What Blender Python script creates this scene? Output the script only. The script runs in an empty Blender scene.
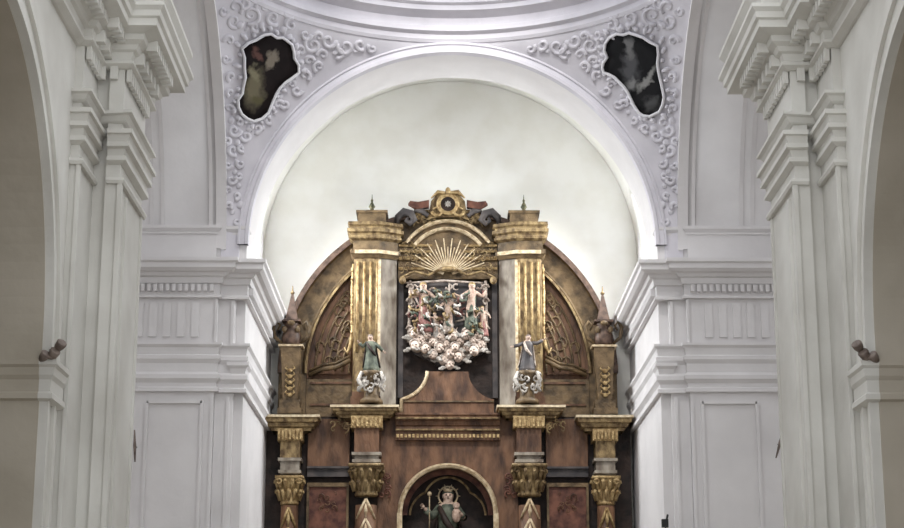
import bpy, math, random
from mathutils import Vector, Matrix
random.seed(7)
PI = math.pi
C = bpy.context.scene.collection

# ------------------------------------------------------------------ camera
FPX, TH, YAW = 1750.0, math.atan(436/1750.0), math.atan(12/1750.0)
CAM = Vector((-0.23, 0.0, 1.6))
cd = bpy.data.cameras.new('camera'); cam = bpy.data.objects.new('camera', cd); C.objects.link(cam)
cam.location = CAM; cam.rotation_euler = (PI/2 + TH, 0, -YAW)
cd.sensor_width = 36; cd.lens = FPX/904*36; cd.clip_end = 300
bpy.context.scene.camera = cam
RM = cam.rotation_euler.to_matrix()

def ray(px, py):
    return RM @ Vector(((px-452)/FPX, (264-py)/FPX, -1))
def at(px, py, Y):                       # where the sight line through a photo pixel meets the upright plane at depth Y
    d = ray(px, py); return CAM + d*((Y-CAM.y)/d.y)
def zz(py, Y): return at(450, py, Y).z
def hx(h, py, Y):                        # half width in metres of h pixels about the axis
    v = (264-py)/FPX
    return h/FPX*Y/(math.cos(TH)-v*math.sin(TH))
def pix(p):
    q = RM.transposed() @ (Vector(p)-CAM)
    return 452+FPX*q.x/-q.z, 264-FPX*q.y/-q.z

# ------------------------------------------------------------------ mesh builder
class MB:
    def __init__(s): s.v = []; s.f = []
    def add(s, vs, fs):
        o = len(s.v); s.v += [tuple(v) for v in vs]; s.f += [tuple(i+o for i in f) for f in fs]
    def box(s, x0, x1, y0, y1, z0, z1):
        s.add([(x0,y0,z0),(x1,y0,z0),(x1,y1,z0),(x0,y1,z0),(x0,y0,z1),(x1,y0,z1),(x1,y1,z1),(x0,y1,z1)],
              [(0,3,2,1),(4,5,6,7),(0,1,5,4),(1,2,6,5),(2,3,7,6),(3,0,4,7)])
        return s
    def prism(s, poly, a, b, axis='y'):  # polygon extruded along an axis
        n = len(poly)
        mk = {'y': lambda p, t: (p[0], t, p[1]), 'x': lambda p, t: (t, p[0], p[1]), 'z': lambda p, t: (p[0], p[1], t)}[axis]
        s.add([mk(p, a) for p in poly]+[mk(p, b) for p in poly],
              [tuple(range(n)), tuple(range(2*n-1, n-1, -1))]+[(i, n+i, n+(i+1) % n, (i+1) % n) for i in range(n)])
        return s
    def lathe(s, prof, c, n=16, sx=1, sy=1):
        vs = [(c[0]+r*sx*math.cos(2*PI*k/n), c[1]+r*sy*math.sin(2*PI*k/n), c[2]+z) for r, z in prof for k in range(n)]
        m = len(prof)
        fs = [(i*n+k, i*n+(k+1) % n, (i+1)*n+(k+1) % n, (i+1)*n+k) for i in range(m-1) for k in range(n)]
        s.add(vs, fs+[tuple(range(n))[::-1], tuple((m-1)*n+k for k in range(n))]); return s
    def ball(s, c, r, n=8, m=6, rot=None):
        r = r if hasattr(r, '__len__') else (r, r, r)
        vs = []
        for i in range(m+1):
            a = PI*i/m
            for k in range(n):
                b = 2*PI*k/n; p = Vector((r[0]*math.sin(a)*math.cos(b), r[1]*math.sin(a)*math.sin(b), r[2]*math.cos(a)))
                if rot: p = rot @ p
                vs.append(Vector(c)+p)
        s.add(vs, [(i*n+k, (i+1)*n+k, (i+1)*n+(k+1) % n, i*n+(k+1) % n) for i in range(m) for k in range(n)]); return s
    def tube(s, pts, r, n=6):
        pts = [Vector(p) for p in pts]; rs = r if hasattr(r, '__len__') else [r]*len(pts)
        vs = []; up = Vector((0.13, 0.9, 0.31))
        for i, p in enumerate(pts):
            t = (pts[min(i+1, len(pts)-1)]-pts[max(i-1, 0)]).normalized()
            a = t.cross(up)
            if a.length < 1e-3: a = t.cross(Vector((1, 0, 0)))
            a.normalize(); b = t.cross(a)
            vs += [p+(a*math.cos(2*PI*k/n)+b*math.sin(2*PI*k/n))*rs[i] for k in range(n)]
        m = len(pts)
        s.add(vs, [(i*n+k, i*n+(k+1) % n, (i+1)*n+(k+1) % n, (i+1)*n+k) for i in range(m-1) for k in range(n)]
              + [tuple(range(n))[::-1], tuple((m-1)*n+k for k in range(n))]); return s
    def sweep(s, prof, path):            # closed profile (out, z) carried along a plan path, out = right of travel
        P = [Vector((p[0], p[1])) for p in path]; n = len(prof); vs = []
        for i, p in enumerate(P):
            d0 = (P[i]-P[i-1]).normalized() if i else None
            d1 = (P[i+1]-P[i]).normalized() if i < len(P)-1 else None
            n0 = Vector((d0.y, -d0.x)) if d0 else None; n1 = Vector((d1.y, -d1.x)) if d1 else None
            if n0 is None: m = n1
            elif n1 is None: m = n0
            else:
                m = n0+n1
                m = m/(1+n0.dot(n1)) if 1+n0.dot(n1) > .05 else n0
            vs += [(p.x+m.x*o, p.y+m.y*o, z) for o, z in prof]
        L = len(P)
        s.add(vs, [(i*n+k, (i+1)*n+k, (i+1)*n+(k+1) % n, i*n+(k+1) % n) for i in range(L-1) for k in range(n)]
              + [tuple(range(n)), tuple((L-1)*n+k for k in range(n))[::-1]]); return s
    def arc(s, prof, c, R, a0, a1, n=40, plane='xz'):   # closed profile (dr, t) carried round an arc; t runs across the plane
        vs = []; m = len(prof)
        for i in range(n+1):
            a = a0+(a1-a0)*i/n
            for dr, t in prof:
                u, w = c[0]+(R+dr)*math.cos(a), c[1]+(R+dr)*math.sin(a)
                vs.append((u, t, w) if plane == 'xz' else (t, u, w))
        s.add(vs, [(i*m+k, (i+1)*m+k, (i+1)*m+(k+1) % m, i*m+(k+1) % m) for i in range(n) for k in range(m)]
              + [tuple(range(m)), tuple(n*m+k for k in range(m))[::-1]]); return s
    def build(s, name, mat, parent=None, smooth=False, mirror=False):
        v, f = s.v, s.f
        if mirror: v = [(-a, b, c) for a, b, c in v]; f = [tuple(reversed(q)) for q in f]
        me = bpy.data.meshes.new(name)
        if parent is not None:
            L = parent_loc(parent); v = [(a-L.x, b-L.y, c-L.z) for a, b, c in v]
        me.from_pydata(v, [], f); me.update()
        import bmesh
        bm = bmesh.new(); bm.from_mesh(me); bmesh.ops.remove_doubles(bm, verts=bm.verts, dist=1e-5)
        bmesh.ops.recalc_face_normals(bm, faces=bm.faces); bm.to_mesh(me); bm.free()
        if smooth:
            for p in me.polygons: p.use_smooth = True
        o = bpy.data.objects.new(name, me); C.objects.link(o); me.materials.append(mat)
        if parent is not None: o.parent = parent
        return o
def parent_loc(p):
    L = Vector((0, 0, 0))
    while p is not None: L = L+p.location; p = p.parent
    return L
def struct(o): o['kind'] = 'structure'; return o
def tag(o, label, cat, group=None):
    o['label'] = label; o['category'] = cat
    if group: o['group'] = group
    return o
def empty(name, loc, label=None, cat=None, group=None):
    o = bpy.data.objects.new(name, None); C.objects.link(o); o.location = loc; o.empty_display_size = .2
    if label: tag(o, label, cat, group)
    return o

# ------------------------------------------------------------------ materials
def mat(name, col, rough=.8, metal=0, col2=None, scale=3, bump=.0, bscale=20, stretch=(1, 1, 1), contrast=(.35, .65), spec=.3):
    m = bpy.data.materials.new(name); m.use_nodes = True; nt = m.node_tree; b = nt.nodes['Principled BSDF']
    b.inputs['Roughness'].default_value = rough; b.inputs['Metallic'].default_value = metal
    b.inputs['Specular IOR Level'].default_value = spec
    tc = nt.nodes.new('ShaderNodeTexCoord'); mp = nt.nodes.new('ShaderNodeMapping'); mp.inputs['Scale'].default_value = stretch
    nt.links.new(tc.outputs['Object'], mp.inputs['Vector'])
    if col2:
        nz = nt.nodes.new('ShaderNodeTexNoise'); nz.inputs['Scale'].default_value = scale; nz.inputs['Detail'].default_value = 6
        cr = nt.nodes.new('ShaderNodeValToRGB')
        cr.color_ramp.elements[0].position, cr.color_ramp.elements[1].position = contrast
        cr.color_ramp.elements[0].color = (*col, 1); cr.color_ramp.elements[1].color = (*col2, 1)
        nt.links.new(mp.outputs[0], nz.inputs['Vector']); nt.links.new(nz.outputs['Fac'], cr.inputs[0]); nt.links.new(cr.outputs[0], b.inputs['Base Color'])
    else: b.inputs['Base Color'].default_value = (*col, 1)
    if bump:
        n2 = nt.nodes.new('ShaderNodeTexNoise'); n2.inputs['Scale'].default_value = bscale; n2.inputs['Detail'].default_value = 4
        bp = nt.nodes.new('ShaderNodeBump'); bp.inputs['Strength'].default_value = bump; bp.inputs['Distance'].default_value = .05
        nt.links.new(mp.outputs[0], n2.inputs['Vector']); nt.links.new(n2.outputs['Fac'], bp.inputs['Height']); nt.links.new(bp.outputs[0], b.inputs['Normal'])
    return m
M = {}
M['plaster'] = mat('plaster', (.70, .68, .68), .85, col2=(.78, .76, .76), scale=.9, bump=.12, bscale=5)
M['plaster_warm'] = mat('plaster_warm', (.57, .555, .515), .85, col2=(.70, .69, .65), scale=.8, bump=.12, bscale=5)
M['plaster_tan_shade'] = mat('plaster_tan_shade', (.39, .35, .285), .9, col2=(.48, .435, .365), scale=.8, bump=.15, bscale=5)  # beige plaster with the side arches' shade darkened into its colour
M['plaster_cream'] = mat('plaster_cream', (.83, .82, .765), .85, col2=(.88, .875, .835), scale=1.3, bump=.1, bscale=4, contrast=(.4, .6))
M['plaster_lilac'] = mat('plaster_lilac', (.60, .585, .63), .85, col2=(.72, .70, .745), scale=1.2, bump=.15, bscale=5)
M['floor'] = mat('stone_floor', (.42, .38, .33), .5, col2=(.5, .46, .4), scale=1)
M['wood'] = mat('red_brown_wood', (.052, .027, .018), .5, col2=(.19, .10, .056), scale=4.5, bump=.5, bscale=14, stretch=(1, 1, .35), contrast=(.32, .62))
M['wood2'] = mat('olive_brown_wood', (.06, .040, .021), .5, col2=(.20, .135, .07), scale=4.5, bump=.4, bscale=14)
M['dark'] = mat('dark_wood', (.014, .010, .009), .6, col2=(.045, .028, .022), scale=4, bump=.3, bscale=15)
M['slate'] = mat('blue_grey_paint', (.045, .042, .045), .6, col2=(.11, .095, .09), scale=4)
M['gold'] = mat('gilding', (.22, .135, .055), .45, metal=.3, col2=(.52, .385, .195), scale=11, bump=.4, bscale=26)
M['gold_old'] = mat('worn_gilding', (.095, .058, .028), .5, metal=.2, col2=(.34, .245, .12), scale=9, bump=.5, bscale=24, stretch=(1, 1, .6))
M['gold_pale'] = mat('pale_gilding', (.36, .26, .15), .5, metal=.2, col2=(.66, .55, .38), scale=10, bump=.3, bscale=24)
M['marble'] = mat('pale_marbling', (.14, .11, .085), .5, col2=(.38, .34, .28), scale=5, stretch=(1, 1, .35), bump=.1)
M['white'] = mat('white_paint', (.20, .18, .16), .6, col2=(.58, .54, .49), scale=10)
M['flesh'] = mat('painted_flesh', (.32, .21, .16), .6, col2=(.60, .46, .37), scale=12)
M['rose'] = mat('rose_cloth_paint', (.12, .045, .04), .6, col2=(.40, .20, .175), scale=9)
M['green'] = mat('green_cloth_paint', (.035, .045, .035), .6, col2=(.15, .165, .12), scale=8)
M['red'] = mat('red_brown_paint', (.065, .025, .02), .6, col2=(.20, .085, .055), scale=5)
M['spire'] = mat('dull_brown_paint', (.05, .03, .022), .5, col2=(.15, .095, .07), scale=8)
M['cream'] = mat('cream_edge_highlight', (.50, .40, .26), .5, metal=.1, col2=(.74, .64, .46), scale=12)
M['cherub'] = mat('pale_painted_flesh', (.46, .36, .30), .6, col2=(.66, .55, .47), scale=12)
M['verdigris'] = mat('dark_green_bronze', (.05, .055, .035), .5, metal=.2, col2=(.17, .15, .08), scale=12)
M['cloud'] = mat('cloud_paint', (.20, .15, .125), .7, col2=(.58, .50, .43), scale=12, bump=.5, bscale=28)
M['canvas_frame'] = mat('white_stucco_rim', (.78, .77, .80), .8)
M['brown_fix'] = mat('brown_fixture', (.12, .09, .075), .5, col2=(.25, .20, .17), scale=9)
M['black'] = mat('black_fixture', (.02, .02, .02), .5)
def emis(name, col, s):
    m = bpy.data.materials.new(name); m.use_nodes = True; b = m.node_tree.nodes['Principled BSDF']
    b.inputs['Base Color'].default_value = (*col, 1); b.inputs['Emission Color'].default_value = (*col, 1); b.inputs['Emission Strength'].default_value = s
    return m
M['pane'] = emis('daylit_window_pane', (.93, .97, 1), 1.3)

# ================================================================== THE BUILDING
YF, YN, XT = 33.0, 23.8, 4.5          # far crossing wall, near crossing edge, transept arch plane
YC, RT = (YF+YN)/2, (YF-YN)/2
ZS, ZT, ZR = 10.2, 9.87, 14.47        # springings and dome ring
RA = 4.0
YB = 38.4
b = MB().box(-14, 14, -3, 40, -.3, 0); struct(b.build('floor', M['floor']))

# profiles (out, z)
def prof_cornice(top, pr, h=.44):
    return [(-.05, top), (pr, top), (pr, top-.07), (pr-.05, top-.10), (pr-.05, top-.19), (pr-.12, top-.24), (pr-.20, top-.25),
            (pr-.24, top-.31), (pr-.30, top-.33), (pr-.32, top-h), (-.05, top-h)]
def prof_dentil_bed(z1, z0): return [(-.05, z1), (.10, z1), (.10, z1-.03), (.05, z1-.05), (.05, z0+.08), (.09, z0+.04), (.09, z0), (-.05, z0)]
def prof_capital(top, bot):
    h = top-bot
    P = lambda f: top-h*f
    return [(-.05, P(0)), (.13, P(0)), (.13, P(.05)), (.08, P(.10)), (.06, P(.24)), (.10, P(.27)), (.10, P(.34)), (.05, P(.42)), (.05, P(.60)),
            (.10, P(.66)), (.10, P(.74)), (.03, P(.82)), (.03, P(.90)), (.08, P(.93)), (.08, P(1)), (-.05, P(1))]

def both(fn):
    for side, mir in (('left', False), ('right', True)): fn(side, mir)

trim_no = [0]
def trim(mb, material, mir, smooth=False):
    trim_no[0] += 1
    return struct(mb.build('trim_%d' % trim_no[0], material, None, smooth, mir))

def dentils(mb, p0, p1, out, z0, z1, w=.07, gap=.12, depth=.09):
    a, b_ = Vector(p0), Vector(p1); d = (b_-a); L = d.length; d.normalize(); nn = Vector((d.y, -d.x)); k = int(L/gap)
    for i in range(k):
        c = a+d*(gap*(i+.5)); q = [c-d*w/2+nn*out, c+d*w/2+nn*out, c+d*w/2+nn*(out+depth), c-d*w/2+nn*(out+depth)]
        mb.prism([(t.x, t.y) for t in q], z0, z1, 'z')

# --- far piers of the crossing and the sanctuary walls
def far_side(side, mir):
    plan = [(-9.5, 32.86), (-4.52, 32.86), (-4.52, YF), (-4.18, YF), (-4.18, YF+.12), (-4.0, YF+.12), (-4.0, YB), (-9.5, YB)]
    b = MB().prism(plan, 0, 9.80, 'z')
    # attic block over the cornice
    plan2 = [(-9.5, 32.93), (-4.58, 32.93), (-4.58, YF+.01), (-4.06, YF+.01), (-4.06, YF+1.5), (-9.5, YF+1.5)]
    b.prism(plan2, 9.80, 10.40, 'z')
    struct(b.build('wall_%s_far_pier' % side, M['plaster'], None, False, mir))
    path = [(-9.5, 32.86), (-4.52, 32.86), (-4.52, YF), (-4.0, YF), (-4.0, YB)]
    t = MB().sweep(prof_cornice(9.82, .42), path); trim(t, M['plaster'], mir)
    t = MB().sweep(prof_dentil_bed(9.43, 9.10), path)
    dentils(t, (-6.6, 32.86), (-4.55, 32.86), .05, 9.22, 9.36)
    dentils(t, (-4.0, YF+.1), (-4.0, YB), .05, 9.22, 9.36)
    trim(t, M['plaster'], mir)
    t = MB().sweep(prof_capital(8.22, 7.28), path[1:] if False else path); trim(t, M['plaster'], mir)
    # attic cap line
    t = MB().sweep([(-.05, 10.56), (.09, 10.56), (.09, 10.50), (.03, 10.44), (.03, 10.40), (-.05, 10.40)],
                   [(-9.5, 32.93), (-4.58, 32.93), (-4.58, YF+.01), (-4.04, YF+.01), (-4.04, YF+.3)]); trim(t, M['plaster'], mir)
    # sunk panel border and beads down the pier
    t = MB()
    for x in (-5.78, -4.74): t.box(x-.03, x+.03, 32.80, 32.87, .6, 7.1)
    t.box(-5.78, -4.74, 32.80, 32.87, 7.05, 7.12)
    t.box(-4.30, -4.24, YF-.05, YF+.02, .3, 7.2)
    t.box(-4.58, -4.52, 32.81, 32.9, .3, 7.2)
    t.box(-4.55, -4.50, 32.80, 32.9, 8.24, 9.08); t.box(-4.26, -4.20, YF-.05, YF+.02, 8.24, 9.08)
    for k in range(6): t.box(-6.35+.27*k, -6.20+.27*k, 32.82, 32.87, 8.34, 9.0)
    trim(t, M['plaster'], mir)
    # little corner capital of the inner strip
    t = MB().sweep([(-.05, 7.85), (.12, 7.85), (.12, 7.79), (.07, 7.74), (.02, 7.55), (-.05, 7.5)], [(-4.18, YF+.05), (-4.18, YF-.02), (-4.0, YF-.02), (-4.0, YF+.4)])
    trim(t, M['plaster'], mir)
both(far_side)

# --- sanctuary arch, vault, back wall
b = MB().arc([(0, YF+.02), (0, 34.5), (1.1, 34.5), (1.1, YF+.02)], (0, ZS), RA, 0, PI, 64)
for sx in (-1, 1): b.box(min(sx*4.0, sx*5.1), max(sx*4.0, sx*5.1), YF+.02, 34.5, 9.8, ZS)
struct(b.build('wall_back_arch', M['plaster'], None))
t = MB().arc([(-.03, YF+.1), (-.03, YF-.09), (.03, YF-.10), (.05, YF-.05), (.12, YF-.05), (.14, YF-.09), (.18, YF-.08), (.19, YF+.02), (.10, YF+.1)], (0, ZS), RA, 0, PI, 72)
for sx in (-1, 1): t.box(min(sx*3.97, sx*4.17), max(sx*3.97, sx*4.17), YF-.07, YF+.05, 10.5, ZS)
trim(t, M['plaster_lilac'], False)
RV, ZV = 4.23, 11.3
vault = []
nA, nB = 60, 20
prof = [(-RV, 9.80+.08*i) for i in range(0, 19)]
prof += [(-RV*math.cos(PI*i/nA), ZV+RV*math.sin(PI*i/nA)) for i in range(nA+1)]
prof += [(RV, z) for _, z in reversed(prof[:19])]
ys = [34.5+(YB-34.5)*j/nB for j in range(nB+1)]
WY0, WY1, WZ0, WZ1 = 35.2, 37.85, 10.35, 12.6
vs = [(x, y, z) for x, z in prof for y in ys]; fs = []
for i in range(len(prof)-1):
    zc = (prof[i][1]+prof[i+1][1])/2
    for j in range(nB):
        yc = (ys[j]+ys[j+1])/2
        if WZ0 < zc < WZ1 and WY0 < yc < WY1: continue
        fs.append((i*(nB+1)+j, i*(nB+1)+j+1, (i+1)*(nB+1)+j+1, (i+1)*(nB+1)+j))
b = MB(); b.add(vs, fs); o = struct(b.build('ceiling_sanctuary', M['plaster_cream'], None, True))
sm = o.modifiers.new('s', 'SOLIDIFY'); sm.thickness = .12; sm.offset = 1
b = MB().box(-6, 6, YB, YB+.3, 0, 16); struct(b.build('wall_back', M['plaster_cream']))
wn = [0]
def sanct_window(side, mir):
    wn[0] += 1
    fr = MB()
    fr.box(-4.75, -4.2, WY0-.15, WY0+.02, WZ0-.1, WZ1+.1).box(-4.75, -4.2, WY1-.02, WY1+.15, WZ0-.1, WZ1+.1)
    fr.box(-4.75, -4.1, WY0-.1, WY1+.1, WZ0-.15, WZ0+.02)
    w = struct(fr.build('window_%d' % wn[0], M['plaster'], None, False, mir))
    MB().box(-4.78, -4.74, WY0, WY1, WZ0, WZ1+.1).build('pane', M['pane'], w, False, mir)
    br = MB()
    for i in range(1, 4): y = WY0+(WY1-WY0)*i/4; br.box(-4.74, -4.70, y-.02, y+.02, WZ0, WZ1)
    for i in range(1, 4): z = WZ0+(WZ1-WZ0)*i/4; br.box(-4.74, -4.70, WY0, WY1, z-.02, z+.02)
    br.build('glazing_bar', M['plaster'], w, False, mir)
both(sanct_window)

# --- transept arches
def transept(side, mir):
    b = MB().arc([(0, -XT), (0, -9.5), (1.0, -9.5), (1.0, -XT)], (YC, ZT), RT, 0, PI, 56, 'yz')
    struct(b.build('wall_%s_transept_arch' % side, M['plaster'], None, True, mir))
    t = MB()
    for x0, x1, d in ((-XT-.10, -XT+.05, .05), (-XT-.24, -XT-.17, .03), (-5.68, -5.60, .03), (-5.9, -5.82, .02)):
        t.arc([(-d, x1), (-d, x0), (.05, x0), (.05, x1)], (YC, ZT), RT, .055, PI-.055, 56, 'yz')
    t.arc([(-.05, -XT+.10), (-.05, -XT), (.12, -XT), (.12, -XT+.06), (.06, -XT+.06), (.05, -XT+.1)], (YC, ZT), RT, .05, PI-.05, 56, 'yz')
    trim(t, M['plaster'], mir, False)
    # end wall of the transept, far out of the picture
    struct(MB().box(-12.5, -12.2, 20, 40, 0, 15).build('wall_%s_transept' % side, M['plaster'], None, False, mir))
both(transept)

# --- pendentives
def pend(u, z):
    xa = -math.sqrt(max(0, 4.14**2-max(0, z-ZS)**2)) if z > ZS else -4.14
    if z >= ZS+4.14: xa = 0
    yb = YC+math.sqrt(max(0, RT**2-max(0, z-ZT)**2))
    A, B = Vector((xa, YF-YC)), Vector((-XT, yb-YC))
    ra, rb = A.length, B.length; aa, ab = math.atan2(A.y, -A.x), math.atan2(B.y, -B.x)
    r = ra+(rb-ra)*u; a = aa+(ab-aa)*u
    return Vector((-r*math.cos(a), YC+r*math.sin(a), z))
def pnorm(u, z):
    e = 1e-3; u = min(max(u, .01), .99); z = min(z, ZR-.05)
    n = (pend(u+e, z)-pend(u, z)).cross(pend(u, z+e)-pend(u, z)).normalized()
    if n.dot(CAM-pend(u, z)) < 0: n = -n
    return n
def pend_at(px, py):                    # left-hand pendentive under a photo pixel (newton)
    u, z = .5, 13.0
    for _ in range(30):
        x0, y0 = pix(pend(u, z)); e = 1e-3
        x1, y1 = pix(pend(u+e, z)); x2, y2 = pix(pend(u, z+e))
        a, b_, c, d = (x1-x0)/e, (x2-x0)/e, (y1-y0)/e, (y2-y0)/e; D = a*d-b_*c
        if abs(D) < 1e-6: break
        rx, ry = px-x0, py-y0
        u += max(-.15, min(.15, (rx*d-b_*ry)/D)); z += max(-.5, min(.5, (a*ry-c*rx)/D))
        u = min(max(u, .0), 1.0); z = min(max(z, 9.9), ZR)
    return u, z
def pend_mirror(px, py):                # same for the right-hand one, given back as left-hand coordinates
    u, z = .5, 13.0
    def pm(u, z): p = pend(u, z); return pix((-p.x, p.y, p.z))
    for _ in range(30):
        x0, y0 = pm(u, z); e = 1e-3; x1, y1 = pm(u+e, z); x2, y2 = pm(u, z+e)
        a, b_, c, d = (x1-x0)/e, (x2-x0)/e, (y1-y0)/e, (y2-y0)/e; D = a*d-b_*c
        if abs(D) < 1e-6: break
        rx, ry = px-x0, py-y0
        u += max(-.15, min(.15, (rx*d-b_*ry)/D)); z += max(-.5, min(.5, (a*ry-c*rx)/D))
        u = min(max(u, .0), 1.0); z = min(max(z, 9.9), ZR)
    return u, z
def pendentive(side, mir):
    b = MB(); nu, nz = 24, 48
    vs = [pend(i/nu, 9.8+(ZR-9.8)*(j/nz)) for j in range(nz+1) for i in range(nu+1)]
    b.add(vs, [(j*(nu+1)+i, j*(nu+1)+i+1, (j+1)*(nu+1)+i+1, (j+1)*(nu+1)+i) for j in range(nz) for i in range(nu)])
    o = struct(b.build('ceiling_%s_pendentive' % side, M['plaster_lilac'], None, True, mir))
    m = o.modifiers.new('s', 'SOLIDIFY'); m.thickness = .1; m.offset = 0
    if True: o.location.y = .04
both(pendentive)

# --- dome ring and foot of the dome
t = MB()
def ringlathe(mb, prof, n=96):
    vs = [(r*.985*math.cos(2*PI*k/n), YC+r*math.sin(2*PI*k/n), z) for r, z in prof for k in range(n)]; m = len(prof)
    mb.add(vs, [(i*n+k, ((i+1) % m)*n+k, ((i+1) % m)*n+(k+1) % n, i*n+(k+1) % n) for i in range(m) for k in range(n)])
ringlathe(t, [(4.72, 14.38), (4.56, 14.38), (4.52, 14.44), (4.52, 14.54), (4.42, 14.58), (4.42, 14.68), (4.46, 14.70), (4.46, 14.86), (4.34, 14.92), (4.26, 14.96),
              (4.26, 15.06), (4.20, 15.10), (4.20, 15.18), (4.8, 15.20)])
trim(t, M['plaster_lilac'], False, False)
t = MB(); ringlathe(t, [(4.62, 15.19), (4.62, 15.9), (4.50, 15.95), (4.50, 16.05), (4.62, 16.1), (4.60, 17.0), (4.80, 17.0), (4.80, 15.19)])
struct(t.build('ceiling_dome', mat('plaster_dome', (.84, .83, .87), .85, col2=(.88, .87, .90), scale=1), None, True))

# --- nave: near piers, arcade walls, entablature
XW = 4.93
YJ = 20.42
def nave(side, mir):
    p = [(-9.5, YJ), (-XW, YJ), (-XW, 21.25), (-4.82, 21.25), (-4.82, 22.2), (-4.64, 22.2), (-4.64, 22.1), (-4.45, 22.1), (-4.45, YN), (-9.5, YN)]
    b = MB().prism(p, 0, 9.9, 'z'); p2 = [(-9.5, YJ), (-4.95, YJ), (-4.95, 22.1), (-4.6, 22.1), (-4.6, YN), (-9.5, YN)]
    b.prism(p2, 9.9, 11.0, 'z')
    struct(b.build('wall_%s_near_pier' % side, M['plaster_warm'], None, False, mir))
    R, cy, z0 = 3.2, YJ-3.2, 5.85
    arc = [(cy-R*math.cos(PI*i/40), z0+R*math.sin(PI*i/40)) for i in range(41)]
    poly = [(9, 0), (cy-R, 0)]+arc+[(YJ, 9.9), (9, 9.9)]
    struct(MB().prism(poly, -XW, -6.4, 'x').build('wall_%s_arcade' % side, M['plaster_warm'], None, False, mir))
    # lining added over arch and jamb: beige plaster with their shade painted in
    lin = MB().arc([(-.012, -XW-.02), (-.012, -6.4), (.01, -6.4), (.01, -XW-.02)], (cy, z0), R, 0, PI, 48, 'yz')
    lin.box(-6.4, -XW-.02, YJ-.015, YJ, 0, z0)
    struct(lin.build('wall_%s_arch_lining' % side, M['plaster_tan_shade'], None, False, mir))
    # unseen chapel shell behind, closed in to keep light off the soffit
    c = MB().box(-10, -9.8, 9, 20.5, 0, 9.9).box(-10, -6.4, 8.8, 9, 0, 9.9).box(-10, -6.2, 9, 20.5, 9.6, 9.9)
    struct(c.build('wall_%s_chapel' % side, M['plaster_tan_shade'], None, False, mir))
    # archivolt
    t = MB()
    for r0, r1, d in ((0, .10, .09), (.10, .34, .04), (.34, .42, .09), (.42, .64, .055)):
        t.arc([(r0, -XW), (r0, -XW+d), (r1, -XW+d), (r1, -XW)], (cy, z0), R, 0, PI, 56, 'yz')
        t.box(-XW, -XW+d, YJ+r0, YJ+r1, 0, z0)
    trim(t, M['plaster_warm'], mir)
    # impost: shade painted in as tan along the jamb, pale round the corner
    ip = [(-.02, 5.50), (.10, 5.50), (.10, 5.44), (.07, 5.41), (.06, 5.32), (.03, 5.27), (.03, 5.13), (.06, 5.10), (.06, 5.04), (-.02, 5.0)]
    t = MB().sweep(ip, [(-6.4, YJ), (-XW-.03, YJ)]); trim(t, M['plaster_tan_shade'], mir)
    t = MB().sweep(ip, [(-XW-.03, YJ), (-XW+.08, YJ), (-XW+.08, YJ+.66)]); trim(t, M['plaster_warm'], mir)
    # capitals of the stepped pilasters
    path = [(-XW, 21.25), (-4.82, 21.25), (-4.82, 22.16), (-4.45, 22.1), (-4.45, YN), (-9.5, YN)]
    t = MB().sweep([(-.05, 9.16), (.15, 9.16), (.15, 9.12), (.10, 9.10), (.06, 9.04), (.03, 9.02), (-.05, 9.0)], path)
    cp = [(-.05, 8.90), (.16, 8.90), (.16, 8.84), (.12, 8.83), (.09, 8.74), (.12, 8.73), (.12, 8.67), (.06, 8.65), (.04, 8.56), (.08, 8.55), (.08, 8.49), (.01, 8.45), (-.05, 8.45)]
    t.sweep(cp, path[:3]); t.sweep(cp, [(-4.62, 22.1)]+path[3:])
    as_ = [(-.05, 8.26), (.06, 8.26), (.07, 8.22), (.05, 8.18), (-.05, 8.18)]
    t.sweep(as_, path[:3]); t.sweep(as_, [(-4.62, 22.1)]+path[3:])
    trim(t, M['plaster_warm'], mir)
    full = [(-XW, 9), (-XW, 21.25), (-4.82, 21.25), (-4.82, 22.1), (-4.45, 22.1), (-4.45, YN), (-9.5, YN)]
    t = MB().sweep([(-.05, 10.52), (.58, 10.52), (.58, 10.47), (.53, 10.42), (.52, 10.34), (.48, 10.32), (.48, 10.22), (.40, 10.20), (.29, 10.18),
                    (.28, 10.10), (.20, 10.06), (.17, 10.00), (.12, 9.98), (.10, 9.88), (.13, 9.86), (.13, 9.82), (.04, 9.78), (-.05, 9.78)], full)
    t.sweep([(-.3, 10.86), (.56, 10.86), (.56, 10.80), (.50, 10.72), (.46, 10.66), (.40, 10.52), (-.3, 10.50)], full)
    for a, b_ in zip(full[1:], full[2:]): dentils(t, a, b_, .26, 10.06, 10.20, w=.09, gap=.17, depth=.15)
    for a, b_ in zip(full[1:], full[2:]): dentils(t, a, b_, .02, 9.62, 9.80, w=.10, gap=.16, depth=.06)
    for a, b_ in zip(full[1:], full[2:]): dentils(t, a, b_, .10, 9.88, 10.04, w=.13, gap=.30, depth=.13)
    dentils(t, (-XW, 16), (-XW, 21.25), .26, 10.06, 10.20, w=.09, gap=.17, depth=.15)
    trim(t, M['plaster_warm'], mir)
    # raised fillets on the shafts
    t = MB()
    t.box(-4.47, -4.41, 22.06, 22.14, 0, 8.2); t.box(-4.84, -4.79, 21.22, 21.28, 0, 8.2); t.box(-4.46, -4.42, YN-.10, YN-.03, 0, 8.2)
    t.box(-4.46, -4.41, 22.45, 22.52, 0, 8.1)
    trim(t, M['plaster_warm'], mir)
both(nave)

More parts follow.
